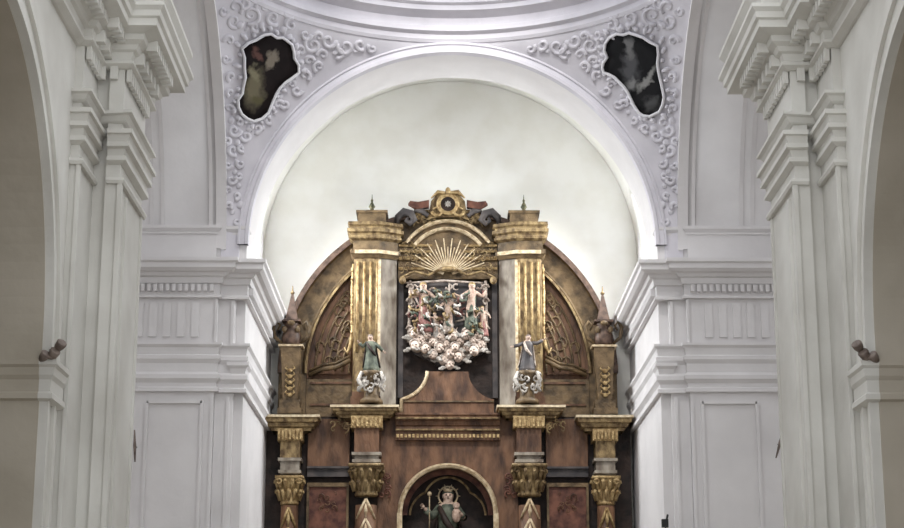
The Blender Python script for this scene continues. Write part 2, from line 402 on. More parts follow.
# ================================================================== STUCCO AND PAINTINGS ON THE PENDENTIVES
def on(u, z, off): return pend(u, z)+pnorm(u, z)*off
def spiral(px, py, r, turns, a0, sgn, k=16):
    pts = []
    for i in range(k+1):
        t = i/k; rr = r*(1-t*.85); a = a0+sgn*turns*2*PI*t; pts.append((px+rr*math.cos(a), py+rr*math.sin(a)))
    return pts
def scroll_lines(S):
    L = []
    for (x, y, r, tn, a, s) in S: L.append(spiral(x, y, r, tn, a, s))
    return L
left_px = [(239.4,46.8),(246,41),(254,38),(262,33),(269,32),(275,36),(281,36),(290,43),(292,50),(292.4,56.7),(297,64),(297,71.4),(290,77),(283.7,81.3),(278,87),(273.9,93.6),(270,103),
           (266.5,112),(260,118),(251.7,120.7),(245,118),(239.4,113.3),(236,106),(235.7,98.5),(240,92),(240.6,86.2),(243,76),(241.9,66.5),(242,56)]
right_px = [(607,42),(611,36),(618.5,32),(625,33),(631,31),(638,33),(645.6,35.7),(652,40),(660,44),(661,53),(660,61.6),(661,70),(663,79),(665,88),(666.5,96),(665,104),(661.6,111),(651.8,115.8),
            (645,115),(640.7,112),(636,105),(633,98.5),(630,92),(626,86),(616,76),(610,73),(605,71),(604,66),(605,61.6),(609,56),(606,49)]
def canvas_mat(name, base, ells):       # dark canvas with soft painted shapes given in world metres
    m = bpy.data.materials.new(name); m.use_nodes = True; nt = m.node_tree; bs = nt.nodes['Principled BSDF']; bs.inputs['Roughness'].default_value = .8; bs.inputs['Specular IOR Level'].default_value = .15
    g = nt.nodes.new('ShaderNodeTexCoord'); nz = nt.nodes.new('ShaderNodeTexNoise'); nz.inputs['Scale'].default_value = 5; nz.inputs['Detail'].default_value = 5
    nt.links.new(g.outputs['Object'], nz.inputs['Vector'])
    prev = None
    r0 = nt.nodes.new('ShaderNodeValToRGB'); r0.color_ramp.elements[0].color = (*[c*.6 for c in base], 1); r0.color_ramp.elements[1].color = (*[c*1.8 for c in base], 1)
    nt.links.new(nz.outputs['Fac'], r0.inputs[0]); prev = r0.outputs[0]
    for (c, rad, rot, col) in ells:
        mp = nt.nodes.new('ShaderNodeMapping'); mp.vector_type = 'TEXTURE'; mp.inputs['Location'].default_value = c; mp.inputs['Rotation'].default_value = (0, rot, 0); mp.inputs['Scale'].default_value = rad
        ad = nt.nodes.new('ShaderNodeVectorMath'); ad.operation = 'MULTIPLY_ADD'; ad.inputs[1].default_value = (.35,)*3
        nt.links.new(nz.outputs['Color'], ad.inputs[0]); nt.links.new(g.outputs['Object'], ad.inputs[2]); 
        sb = nt.nodes.new('ShaderNodeVectorMath'); sb.operation = 'SUBTRACT'; sb.inputs[1].default_value = (.175,)*3; nt.links.new(ad.outputs[0], sb.inputs[0]); nt.links.new(sb.outputs[0], mp.inputs['Vector'])
        ln = nt.nodes.new('ShaderNodeVectorMath'); ln.operation = 'LENGTH'; nt.links.new(mp.outputs[0], ln.inputs[0])
        mr = nt.nodes.new('ShaderNodeMapRange'); mr.inputs['From Min'].default_value = .45; mr.inputs['From Max'].default_value = 1.15; mr.inputs['To Min'].default_value = 1; mr.inputs['To Max'].default_value = 0
        nt.links.new(ln.outputs['Value'], mr.inputs[0])
        mx = nt.nodes.new('ShaderNodeMix'); mx.data_type = 'RGBA'; nt.links.new(mr.outputs[0], mx.inputs[0]); nt.links.new(prev, mx.inputs[6]); mx.inputs[7].default_value = (*col, 1); prev = mx.outputs[2]
    nt.links.new(prev, bs.inputs['Base Color']); return m

def painting(side, outline, solver, sx, label, base, shapes):
    uz = [solver(*p) for p in outline]
    cen = solver(*((266, 74) if sx > 0 else (637, 70)))
    c3 = on(*cen, .03); c3 = Vector((c3.x*sx, c3.y, c3.z))
    root = empty('painting', c3, label, 'painting')
    def W(p, off): q = on(p[0], p[1], off); return Vector((q.x*sx, q.y, q.z))
    n = len(uz); rings = []
    for f in (1, .75, .5, .25): rings.append([(cen[0]+(u-cen[0])*f, cen[1]+(z-cen[1])*f) for u, z in uz])
    vs = [W(p, .06) for r in rings for p in r]+[W(cen, .06)]
    fs = [(k*n+i, k*n+(i+1) % n, (k+1)*n+(i+1) % n, (k+1)*n+i) for k in range(3) for i in range(n)]+[(3*n+i, 3*n+(i+1) % n, 4*n) for i in range(n)]
    ells = []
    for (px, py, rx, ry, rot, col) in shapes:
        p = W(solver(px, py), .06)-c3; ells.append((tuple(p), (rx*.0195, .6, ry*.0195), rot, col))
    cm = canvas_mat('painted_canvas_'+side, base, ells)
    bb = MB(); bb.add(vs, fs); cv = bb.build('canvas', cm, root, True); so = cv.modifiers.new('s', 'SOLIDIFY'); so.thickness = .03; so.offset = 0
    fr = MB(); pts = [W(p, .09) for p in uz]; fr.tube(pts+[pts[0], pts[1]], .03, 6)
    fr.build('frame', M['canvas_frame'], root, True)
def stucco(side, outline, solver, sx, S, blobs):
    t = MB()
    def W(p, off): q = on(p[0], p[1], off); return Vector((q.x*sx, q.y, q.z))
    for L in scroll_lines(S):
        pts = [W(solver(*p), .03) for p in L]; k = len(pts)
        t.tube(pts, [.05*(1-.5*i/k) for i in range(k)], 6)
    for (x, y, r) in blobs:
        p = W(solver(x, y), .02); t.ball(p, (r*.0195, r*.012, r*.0195), 8, 6)
    # outer leaf fringe round the picture
    cx = sum(p[0] for p in outline)/len(outline); cy = sum(p[1] for p in outline)/len(outline)
    for i, p in enumerate(outline):
        dx, dy = p[0]-cx, p[1]-cy; L = math.hypot(dx, dy); dx /= L; dy /= L
        a = W(solver(p[0]+dx*3, p[1]+dy*3), .05); e = 5+3*math.sin(i*2.4); c = W(solver(p[0]+dx*(3+e)+dy*2, p[1]+dy*(3+e)-dx*2), .02)
        t.tube([a, (a+c)/2+Vector((0, -.03, 0)), c], [.045, .05, .012], 6)
    trim_no[0] += 1
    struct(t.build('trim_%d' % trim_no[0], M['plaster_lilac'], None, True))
SL = [(233,20,9,1.2,0,1),(250,14,10,1.3,2,-1),(272,17,8,1.2,1,1),(228,40,6,1,3,1),(300,50,7,1.2,2,1),(312,44,9,1.3,4,-1),(328,40,8,1.1,0,1),(345,46,9,1.2,3.5,-1),(304,75,6,1,1,-1),
      (318,66,6,1.1,2,1),(296,90,6,1,0,1),(284,104,5,1,3,-1),(230,76,5,1,2,1),(233,130,7,1.2,0,1),(245,136,6,1.1,3,-1),(232,150,6,1,1,1),(240,164,5,1,4,-1),(231,180,5,1,0,1),(236,196,4,1,2,-1),(234,6,8,1,1,-1),(262,6,8,1,3,1),(290,24,7,1.1,5,-1)]
SL += [(222,10,5,1.1,0,1),(243,2,6,1,2,-1),(254,26,5,1,1,1),(288,12,6,1.1,4,-1),(305,34,6,1,0,1),(318,36,5,1,3,1),(338,52,6,1,2,-1),(360,44,6,1,1,1),(372,48,5,1,4,-1),(322,54,6,1,3,1),(308,60,5,1,0,-1),(225,58,5,1,0,1),(229,92,4,1,2,1),(228,108,5,1,1,-1),(238,122,5,1,4,1),(256,128,5,1,2,-1),(268,120,4,1,1,1),(277,104,5,1,0,-1),(291,84,5,1,3,1),(226,140,4,1,2,-1),(240,148,4,1,1,1),(227,165,4,1,0,1),(238,176,4,1,3,-1),(228,190,4,1,2,1),(228,206,4,1,1,-1),(237,222,4,1,0,1)]
BL = [(224,60,3),(226,90,3),(300,62,4),(288,36,4),(312,60,3),(334,52,3),(238,24,5),(260,24,4),(282,28,5),(230,120,4),(248,128,4),(262,128,3),(236,142,4),(234,172,3),(240,205,4),(232,212,3),(238,186,3),(355,50,3),(274,112,3),(280,96,3),(245,28,3),(268,26,3)]
mirx = lambda L: [(904-x, *r) for x, *r in L]
painting('left', left_px, pend_at, 1, 'dark lobed painting with a yellowish robed figure, high left of the big arch', (.009, .006, .006),
         [(253,88,12,20,.25,(.16,.14,.09)),(270,60,4,11,.5,(.22,.19,.15)),(256,54,5,5,0,(.12,.06,.05)),(252,72,6,6,0,(.22,.20,.13)),(256,100,7,6,0,(.10,.09,.045))])
painting('right', right_px, pend_mirror, -1, 'dark lobed painting with a grey draped figure, high right of the big arch', (.009, .009, .010),
         [(632,66,9,18,-.2,(.085,.085,.09)),(630,48,4,10,-.2,(.17,.17,.17)),(634,84,7,6,0,(.22,.22,.22)),(649,78,4,14,.7,(.26,.26,.25)),(653,104,9,8,0,(.07,.07,.07))])
stucco('left', left_px, pend_at, 1, SL, BL)
stucco('right', right_px, pend_mirror, -1, [(903-x, y, r, tn, PI-a, -s) for x, y, r, tn, a, s in SL], [(903-x, y, r) for x, y, r in BL])

# ================================================================== THE RETABLE
RY = 37.45
X = lambda h, y=340: hx(h, y, RY)
Z = lambda y: zz(y, RY)
rt = empty('retable', (0, 38.0, 0), 'tall gilded brown wooden altarpiece with columns and arched top against the back wall', 'altarpiece')
def part(mb, name, m, parent=rt, smooth=False, mirror=False): return mb.build(name, m, parent, smooth, mirror)

# carcass, lower storey
zl = Z(415)
b = MB()
NR = X(46, 500); NZ = Z(513)
b.box(-X(184, 420), -X(70, 460), 37.80, 38.36, 0, zl).box(X(70, 460), X(184, 420), 37.80, 38.36, 0, zl)
part(b, 'lower_backboard', M['dark'])
poly = [(-X(70, 460), 0), (-NR, 0), (-NR, NZ)]+[(-NR*math.cos(PI*i/28), NZ+NR*math.sin(PI*i/28)) for i in range(1, 28)]+[(NR, NZ), (NR, 0), (X(70, 460), 0), (X(70, 460), zl), (-X(70, 460), zl)]
part(MB().prism(poly, 37.55, 37.85), 'niche_panel', M['wood'])
# niche interior
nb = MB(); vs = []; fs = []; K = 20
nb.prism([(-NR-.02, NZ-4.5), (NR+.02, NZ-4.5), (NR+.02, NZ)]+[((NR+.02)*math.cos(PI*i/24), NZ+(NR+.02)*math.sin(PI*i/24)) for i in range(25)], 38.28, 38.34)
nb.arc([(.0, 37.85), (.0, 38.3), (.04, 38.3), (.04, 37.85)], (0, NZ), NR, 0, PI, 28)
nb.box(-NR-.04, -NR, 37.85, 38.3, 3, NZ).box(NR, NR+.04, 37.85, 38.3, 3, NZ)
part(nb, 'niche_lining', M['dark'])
t = MB().arc([(-.01, 37.57), (-.01, 37.43), (.04, 37.40), (.08, 37.45), (.10, 37.57)], (0, NZ), NR, 0, PI, 40)
for s in (-1, 1): t.box(min(s*(NR-.01), s*(NR+.10)), max(s*(NR-.01), s*(NR+.10)), 37.42, 37.57, 2.2, NZ)
part(t, 'niche_frame', M['gold_pale'])
# lobed red edge inside
lob = []
for i in range(61):
    a = PI*i/60; r = NR*(.70+.13*abs(math.cos(a*2))); lob.append((-r*math.cos(a), 37.9, NZ+r*math.sin(a)))
part(MB().tube(lob, .024, 6), 'lobed_edge', M['gold_old'])
part(MB().arc([(-.11, 37.88), (-.11, 37.92), (0, 37.92), (0, 37.88)], (0, NZ), NR, 0, PI, 30), 'inner_border', M['red'])
# base of the retable
part(MB().box(-3.96, 3.96, 37.35, 37.80, 0, 2.2), 'podium', M['wood'])

def gold_leaves(mb, cx, y, z0, z1, w, n=14, seed=1, sz=.05):
    rnd = random.Random(seed)
    for i in range(n):
        x = cx+rnd.uniform(-w, w); z = rnd.uniform(z0, z1); s = sz*rnd.uniform(.6, 1.3); a = rnd.uniform(0, 6.28)
        k = 7; pts = [(x+s*2*(1-j/k)*math.cos(a+j*.9), y-.02-.02*rnd.random(), z+s*2*(1-j/k)*math.sin(a+j*.9)) for j in range(k)]
        mb.tube(pts, [s*.45*(1-.6*j/k) for j in range(k)], 5)
def ent_profile(top, hgt, pr):
    P = lambda f: top-hgt*f
    return [(-.05, P(0)), (pr, P(0)), (pr, P(.12)), (pr-.03, P(.2)), (pr-.04, P(.42)), (pr-.10, P(.5)), (pr-.12, P(.72)), (pr-.17, P(.8)), (pr-.19, P(1)), (-.05, P(1))]

def lower_column(cx_px, top, yb, cor_half, outer, side):
    """cx_px in half pixels from the axis; builds one column with entablature block"""
    mir = side == 'right'
    cx = -X(cx_px, 470); Yf = 37.30 if outer else 37.18
    cr = .20 if outer else .25
    col = MB().lathe([(cr*.98, 0), (cr, .6), (cr, 2.2), (cr*.92, Z(506)-2.3)], (cx, Yf+.18, 2.3), 18)
    o = part(col, 'column', M['wood'], rt, True, mir)
    # spiral gold work on the upper shaft
    g = MB(); zc = Z(506) if outer else Z(498)
    for k in range(4):
        zt = zc-.05-k*.42; w = cr*.85
        for s in (-1, 1):
            g.tube([(cx, Yf-.04, zt), (cx+s*w*.45, Yf-.03, zt-.2), (cx+s*w*.95, Yf+.02, zt-.42)], [.03, .035, .015], 5)
        g.tube([(cx, Yf-.05, zt-.10), (cx, Yf-.06, zt-.25), (cx, Yf-.05, zt-.4)], [.012, .045, .01], 5)
    g.build('shaft_ornament', M['gold'] if outer else M['gold_pale'], o, True, mir)
    # capital
    c0, c1 = (Z(505), Z(477)) if outer else (Z(497), Z(466))
    cap = MB().lathe([(cr*.95, 0), (cr*1.02, .04), (cr*.95, .08), (cr*1.05, (c1-c0)*.55), (cr*1.35, (c1-c0)*.85), (cr*1.45, (c1-c0)*.9)], (cx, Yf+.18, c0), 14)
    h = cr*1.5; cap.box(cx-h, cx+h, Yf+.18-h, Yf+.18+h, c1-.06, c1)
    for k in range(7):
        a = -PI*(k/6); r = cr*1.05
        for lv, rr in ((.15, 1.0), (.5, 1.15)):
            aa = a+(.25 if lv > .3 else 0); x, y = cx+r*rr*math.cos(aa), Yf+.18+r*rr*math.sin(aa); zb = c0+(c1-c0)*lv
            cap.tube([(x, y, zb), (x+.03*math.cos(aa), y-.03, zb+.14), (x+.08*math.cos(aa), y-.08, zb+.20), (x+.09*math.cos(aa), y-.1, zb+.15)], [.035, .05, .04, .02], 5)
    for s in (-1, 1):
        cap.tube([(cx+s*h*.7+.05*s*math.cos(t*.8), Yf-.10, c1-.12+.05*math.sin(t*.8)) for t in range(9)], [.035-.002*t for t in range(9)], 5)
    cap.build('capital', M['gold_old'] if not outer else M['gold'], o, True, mir)
    # white/grey necking bands over the capital
    y0, y1 = (475, 459) if outer else (465, 454)
    bd = MB(); h = cr*1.2
    bd.box(cx-h, cx+h, Yf-.03, 37.8, Z(y0-1), Z(y0-4)).box(cx-h*.85, cx+h*.85, Yf+.02, 37.8, Z(y0), Z(y1)).box(cx-h*1.05, cx+h*1.05, Yf-.05, 37.8, Z(y1+3), Z(y1))
    bd.build('band', M['marble'], o, False, mir)
    # entablature block
    bl = MB(); h = cr*1.05
    bl.box(cx-h, cx+h, Yf, 37.8, Z(y1), Z(442 if outer else 430))
    bl.build('frieze_block', M['gold_old'] if outer else M['wood'], o, False, mir)
    dn = MB(); zt = Z(430 if outer else 418); zb = Z(442 if outer else 430); h2 = cr*1.35
    dn.box(cx-h2, cx+h2, Yf-.06, 37.8, zb, zt)
    for k in range(7):
        x = cx-h2+(k+.5)*h2*2/7; dn.box(x-.022, x+.022, Yf-.13, Yf-.05, zb+.03, zt-.04); dn.ball((x, Yf-.12, zb+.03), .03, 6, 4)
    dn.build('dentil_band', M['gold'], o, False, mir)
    # cornice
    x0, x1 = cor_half
    pth = [(-X(x0, 420), 38.2), (-X(x0, 420), Yf), (-X(x1, 420), Yf), (-X(x1, 420), 38.2)]
    pr = .2
    pth = [(-X(x0, 420)+pr, 38.2), (-X(x0, 420)+pr, Yf), (-X(x1, 420)-pr, Yf), (-X(x1, 420)-pr, 38.2)]
    c = MB().sweep(ent_profile(Z(top), Z(top)-Z(yb), pr), pth); c.box(-X(x0, 420)+pr, -X(x1, 420)-pr, Yf, 38.2, Z(yb), Z(top)-.01)
    c.build('cornice', M['gold_old'], o, False, mir)
    hl = MB().sweep([(pr-.02, Z(top)+.015), (pr+.012, Z(top)+.015), (pr+.012, Z(top)-.035), (pr-.02, Z(top)-.035)], pth); hl.build('edge_highlight', M['cream'], o, False, mir)  # cream strip paints a highlight along the cornice's top edge
    return o
for side in ('left', 'right'):
    lower_column(157.5, 418, 432, (184, 127.5), True, side)
    lower_column(81, 409, 420, (116, 49), False, side)
# centre cornice with dentils
Yc0 = 37.42
c = MB().sweep(ent_profile(Z(414), Z(414)-Z(430), .16), [(-X(52, 420), Yc0), (X(52, 420), Yc0)]); c.box(-X(52, 420), X(52, 420), Yc0, 38.2, Z(440), Z(414)-.01)
cc = part(c, 'centre_cornice', M['wood'])
g = MB(); n = 26
for k in range(n):
    x = -X(52, 420)+(k+.5)*2*X(52, 420)/n; g.box(x-.026, x+.026, Yc0-.05, Yc0, Z(438), Z(434.5))
g.build('gold_dentils', M['gold'], cc)
for ya, yb, d in ((420, 418.6, .17), (431, 429.5, .08)): MB().box(-X(52, 420), X(52, 420), Yc0-d, Yc0-d+.05, Z(ya), Z(yb)).build('gilt_line', M['gold_old'], cc)
# wall panels between the columns
def side_bays(mir):
    x0, x1 = -X(141, 470), -X(99, 470)
    b = MB().box(x0, x1, 37.62, 37.82, Z(468), Z(418)); part(b, 'bay_panel', M['wood'], rt, False, mir)
    b = MB().box(x0, x1, 37.58, 37.82, Z(476), Z(466)); b.box(x0, x1, 37.50, 37.7, Z(468), Z(466)); part(b, 'bay_band', M['slate'], rt, False, mir)
    b = MB().box(x0+.02, x1-.02, 37.64, 37.82, 2.2, Z(483)); fr = part(b, 'bay_panel', M['red'], rt, False, mir)
    f = MB().box(x0, x1, 37.58, 37.66, Z(486), Z(482))
    f.box(x0, x0+.05, 37.58, 37.66, 2.2, Z(486)).box(x1-.05, x1, 37.58, 37.66, 2.2, Z(486)); f.build('moulding', M['wood2'], fr, False, mir)
    g = MB(); gold_leaves(g, (x0+x1)/2, 37.62, Z(520), Z(492), .22, 10, 3, .035); g.build('carving', M['wood'], fr, True, mir)
    # dark red leaf carving beside the inner capital
    g = MB(); gold_leaves(g, -X(63, 480), 37.50, Z(496), Z(470), .09, 12, 5, .045); part(g, 'leaf_carving', M['red'], rt, True, mir)
    g = MB(); gold_leaves(g, -X(100, 430), 37.30, Z(431), Z(421), .34, 18, 8, .04); part(g, 'leaf_frieze', M['gold_old'], rt, True, mir)
for m_ in (False, True): side_bays(m_)

# upper storey: arched field
UZ = Z(370); RO = X(171, 370); RI = X(143, 370)
zb_ = Z(414)
def half_arch(R, n=36): return [(-R*math.cos(PI*i/n), UZ+R*math.sin(PI*i/n)) for i in range(n+1)]
part(MB().prism([(-RO+.02, zb_)]+half_arch(RO-.02)+[(RO-.02, zb_)], 38.05, 38.36), 'arched_backboard', M['wood'])
t = MB()
t.arc([(-.30, 37.98), (-.28, 37.86), (-.22, 37.84), (-.18, 37.92), (-.12, 37.90), (-.04, 37.80), (0, 37.80), (0, 38.36), (-.30, 38.3)], (0, UZ), RO+.15, .0, PI, 72) if False else None
t.arc([(RI-RO, 38.10), (RI-RO, 37.88), (RI-RO+.05, 37.84), (RI-RO+.10, 37.92), (-.12, 37.88), (-.08, 37.78), (0, 37.78), (0, 38.36)], (0, UZ), RO, 0, PI, 72)
for s in (-1, 1): t.box(min(s*RI, s*RO), max(s*RI, s*RO), 37.88, 38.36, zb_, UZ)
fr = part(t, 'arch_frame', M['wood2'])
g = MB(); g.arc([(-.02, 37.86), (-.02, 37.81), (.03, 37.81), (.03, 37.86)], (0, UZ), RI, 0, PI, 72)
g.build('gilt_fillet', M['gold_old'], fr)
g = MB(); g.arc([(-.10, 37.80), (-.10, 37.74), (.015, 37.74), (.015, 38.3), (-.0, 38.3), (0, 37.80)], (0, UZ), RO, 0, PI, 72); g.build('outer_moulding', M['spire'], fr)
# carved side fields
def side_field(mir):
    b = MB(); R2 = RI-.06; xi = -X(98, 300); n = 24
    a1 = math.acos(-xi/R2)
    poly = [(-R2*math.cos(a1*i/n), UZ+R2*math.sin(a1*i/n)) for i in range(n+1)]+[(xi, UZ)]
    f = part(MB().prism(poly, 38.0, 38.06), 'carved_field', M['wood'], rt, False, mir)
    g = MB()
    for k in range(6):
        r = R2-.12-.15*k
        if r < 2.1: break
        a2 = math.acos(min(.999, -xi/r))
        pts = [(-r*math.cos(a2*i/16), 37.99, UZ+r*math.sin(a2*i/16)) for i in range(1, 16)]
        g.tube(pts, .028, 5)
    rnd = random.Random(4)
    for k in range(26):
        a = rnd.uniform(.08, a1*.9); r = rnd.uniform(2.1, R2-.1)
        if -r*math.cos(a) < xi-.05: 
            x, z = -r*math.cos(a), UZ+r*math.sin(a); g.tube([(x+.1*math.cos(j*.8), 37.98, z+.12*math.sin(j*.8)) for j in range(7)], .024, 5)
    g.build('carving', M['wood2'], f, True, mir)
    # curved ledge below the field
    L = MB(); pts = [(-X(140), 37.86, Z(372)), (-X(125), 37.80, Z(366)), (-X(112), 37.74, Z(365)), (-X(98), 37.70, Z(358))]
    L.tube(pts, .055, 8); L.tube([(p[0], p[1]-.02, p[2]+.09) for p in pts], .03, 6); part(L, 'ledge', M['wood2'], rt, True, mir)
    b = MB().box(-X(142), -X(92), 37.84, 38.05, zb_, Z(376)); f = part(b, 'lower_field', M['wood2'], rt, False, mir)
    for ya, yb in ((403, 401), (381, 379)): MB().box(-X(138), -X(96), 37.80, 37.85, Z(ya), Z(yb)).build('moulding', M['wood'], f, False, mir)
    # steep gold scroll beside the pilaster
    s = MB(); s.tube([(-X(96), 37.66, Z(262)), (-X(97), 37.62, Z(290)), (-X(96), 37.62, Z(330)), (-X(98), 37.6, Z(345)), (-X(101), 37.6, Z(352)), (-X(104), 37.6, Z(346))], [.03, .035, .04, .045, .04, .02], 6)
    for k in range(9): s.ball((-X(96.5), 37.60, Z(268+k*9)), (.04, .03, .06), 6, 4)
    part(s, 'edge_scroll', M['gold'], rt, True, mir)
for m_ in (False, True): side_field(m_)

# upper pilasters with canted pale inner face
def pilaster(mir):
    x0, x1, x2 = -X(95), -X(69), -X(52)
    Yp = 37.46
    plan = [(x0, 38.06), (x0, Yp+.10), (x0+.05, Yp), (x1, Yp), (x1, 38.06)]
    root = part(MB().prism(plan, Z(410), Z(258), 'z'), 'pilaster', M['gold_old'], rt, False, mir)
    g = MB()
    for k in range(4):
        x = x0+.09+k*(x1-x0-.14)/3; g.tube([(x, Yp-.01, Z(262)), (x, Yp-.01, Z(352))], .032, 6)
    g.build('fluting', M['gold'], root, True, mir)
    f = MB().prism([(x1, 38.06), (x1, Yp+.03), (x2, Yp+.22), (x2, 38.06)], Z(410), Z(258), 'z'); f.build('canted_face', M['marble'], root, False, mir)
    st = MB().box(x1-.03, x1+.03, Yp-.05, Yp+.05, Z(405), Z(260)); st.build('arris', M['gold_pale'], root, False, mir)
    # base
    bs = MB().box(x0-.03, x1+.05, Yp-.12, 38.0, Z(410), Z(397)); bs.box(x0, x1+.03, Yp-.06, 38.0, Z(397), Z(392)); bs.build('base', M['wood'], root, False, mir)
    # entablature
    pth = [(x0+.02, 38.2), (x0+.02, Yp), (x1-.02, Yp), (x2-.02, Yp+.2), (x2-.02, 38.2)]
    e = MB()
    e.sweep([(-.05, Z(250)), (.10, Z(250)), (.10, Z(254)), (.03, Z(258)), (-.05, Z(258))], pth)
    e.sweep([(-.05, Z(241)), (.04, Z(241)), (.04, Z(250)), (-.05, Z(250))], pth)
    e.build('architrave', M['wood2'], root, False, mir)
    w = MB().sweep([(.02, Z(251)), (.125, Z(251)), (.125, Z(254.5)), (.02, Z(254.5))], pth[1:4]); w.build('white_fillet', M['gold_pale'], root, False, mir)
    e = MB().sweep([(-.05, Z(223)), (.15, Z(223)), (.16, Z(226)), (.11, Z(227.5)), (.11, Z(229)), (.17, Z(230)), (.17, Z(233)), (.10, Z(234.5)), (.10, Z(236)), (.13, Z(237)), (.13, Z(239)), (.05, Z(241)), (-.05, Z(241))], pth)
    e.prism([(x0+.02, 38.2), (x0+.02, Yp), (x1-.02, Yp), (x2-.02, Yp+.2), (x2-.02, 38.2)], Z(258), Z(222), 'z')
    e.build('cornice', M['gold_old'], root, False, mir)
    xm = -X(76.5, 215); e = MB().box(xm-.30, xm+.32, Yp, 38.1, Z(222), Z(213)); e.box(xm-.34, xm+.36, Yp-.05, 38.1, Z(213), Z(210.5))
    e.build('cap_block', M['wood2'], root, False, mir)
    fn = MB().lathe([(.17, 0), (.14, .04), (.05, .07), (.04, .10), (.075, .15), (.05, .20), (.022, .26), (.03, .30), (.012, .34), (.004, .44)], (xm, 37.7, Z(210.5)), 12)
    fn.build('finial', M['verdigris'], root, True, mir)
for m_ in (False, True): pilaster(m_)

# dark recess behind the sculpture
part(MB().box(-X(53), X(53), 37.98, 38.07, Z(414), Z(250)), 'recess_board', M['dark'])
b = MB()
for s in (-1, 1): part(MB().box(min(s*X(50), s*X(45)), max(s*X(50), s*X(45)), 37.80, 38.0, Z(395), Z(275)), 'recess_stile', M['slate'])
# sunburst canopy
b = MB().prism([(-X(50, 260), Z(276)), (-X(50, 260), Z(240))]+[(X(49, 240)*math.cos(PI-a), Z(266)+X(49, 240)*math.sin(a)) for a in [.53+(PI-1.06)*i/20 for i in range(21)]]+[(X(50, 260), Z(240)), (X(50, 260), Z(276))], 37.72, 38.06)
can = part(b, 'canopy', M['wood2'])
c = (0, Z(266))
g = MB()
for r in (49, 41): g.arc([(-.035, 37.74), (-.035, 37.62), (0, 37.58), (.035, 37.62), (.035, 37.74)], c, X(r, 240), .56 if r > 45 else .62, PI-.56 if r > 45 else PI-.62, 40)
g.build('arched_moulding', M['gold_pale'], can)
g = MB()
for k in range(23):
    a = .35+(PI-.7)*k/22; r1 = X(39 if k % 2 == 0 else 30, 240)
    g.tube([(X(5)*math.cos(a), 37.62, Z(274)+X(5)*math.sin(a)), (r1*math.cos(a), 37.62, Z(274)+r1*math.sin(a))], [.017, .012], 5)
g.build('sun_rays', M['gold_pale'], can)
for y0, w in ((243, .03), (249, .03), (256, .045), (266, .035)):
    for s in (-1, 1): MB().tube([(s*X(16), 37.70, Z(y0)), (s*X(50), 37.68, Z(y0))], w, 6).build('moulding', M['gold'], can)
g = MB()
for s in (-1, 1):
    g.tube([(s*X(8), 37.6, Z(268)), (s*X(20), 37.58, Z(274)), (s*X(34), 37.58, Z(270)), (s*X(48), 37.6, Z(276))], [.035, .03, .03, .02], 6)
    g.ball((s*X(46), 37.58, Z(279)), (.08, .07, .09), 8, 6)
g.ball((0, 37.55, Z(268)), (.22, .1, .07), 10, 6)
g.build('drapery', M['gold_old'], can, True)
# crest
Yk = 37.70
cz = Z(201.5)
b = MB()
b.prism([(-X(20, 200), Z(216)), (-X(17, 200), Z(198)), (-X(11, 200), Z(191)), (0, Z(188)), (X(11, 200), Z(191)), (X(17, 200), Z(198)), (X(20, 200), Z(216)), (X(10, 200), Z(214)), (-X(10, 200), Z(214))], Yk, 37.95)
cr_ = part(b, 'crest', M['gold_old'])
g = MB(); ringpts = [(X(9.5, 200)*math.cos(i*2*PI/24), Yk-.03, cz+X(9.5, 200)*math.sin(i*2*PI/24)) for i in range(26)]; g.tube(ringpts, .05, 6)
for s in (-1, 1):
    g.tube([(s*X(11+5*math.cos(j*.7), 200), Yk-.04, Z(209+4*math.sin(j*.7))) for j in range(9)], [.045-.003*j for j in range(9)], 5)
    g.tube([(s*X(3, 200), Yk, Z(190)), (s*X(10, 200), Yk-.03, Z(189)), (s*X(17, 200), Yk, Z(195))], [.05, .05, .02], 5)
g.ball((0, Yk-.02, Z(188)), (.06, .05, .09), 8, 6); g.build('scroll', M['gold'], cr_, True)
MB().lathe([(.001, -.02), (X(8.5, 200), -.02), (X(8.5, 200), .02), (.001, .02)], (0, 0, 0), 20)
g = MB(); g.prism([(X(8.7, 200)*math.cos(i*2*PI/20), cz+X(8.7, 200)*math.sin(i*2*PI/20)) for i in range(20)], Yk-.035, Yk+.02); g.build('oculus', M['dark'], cr_)
g = MB()
for k in range(4):
    a = k*PI/4; g.tube([(-.07*math.cos(a), Yk-.05, cz-.07*math.sin(a)), (.07*math.cos(a), Yk-.05, cz+.07*math.sin(a))], .014, 5)
g.build('star', M['white'], cr_)
def crest_side(mir):
    g = MB(); pl = [(-X(19, 200), Z(204)), (-X(19, 200), Z(197)), (-X(30, 200), Z(199)), (-X(38, 200), Z(198)), (-X(40, 200), Z(201)), (-X(31, 200), Z(206))]
    g.prism(pl, Yk-.02, Yk+.15); part(g, 'crest_ribbon', M['red'], rt, False, mir)
    g = MB()
    g.tube([(-X(52, 212), 37.75, Z(222)), (-X(50, 212), 37.72, Z(214)), (-X(44, 212), 37.7, Z(209)), (-X(37, 212), 37.68, Z(211)), (-X(34, 212), 37.68, Z(217)), (-X(38, 212), 37.67, Z(221)), (-X(42, 212), 37.66, Z(218)), (-X(40, 212), 37.66, Z(215))],
           [.05, .085, .10, .09, .08, .07, .05, .03], 7)
    g.tube([(-X(34, 212), 37.72, Z(208)), (-X(26, 212), 37.7, Z(208)), (-X(20, 212), 37.7, Z(213))], [.04, .07, .05], 6)
    part(g, 'volute', M['slate'], rt, True, mir)
    g = MB(); g.prism([(-X(52, 212), Z(232)), (-X(50, 212), Z(214)), (-X(36, 212), Z(208)), (-X(20, 212), Z(211)), (-X(20, 212), Z(218)), (-X(36, 230), Z(228)), (-X(44, 230), Z(240))], 37.85, 38.05)
    part(g, 'crest_wing', M['wood2'], rt, False, mir)
for m_ in (False, True): crest_side(m_)
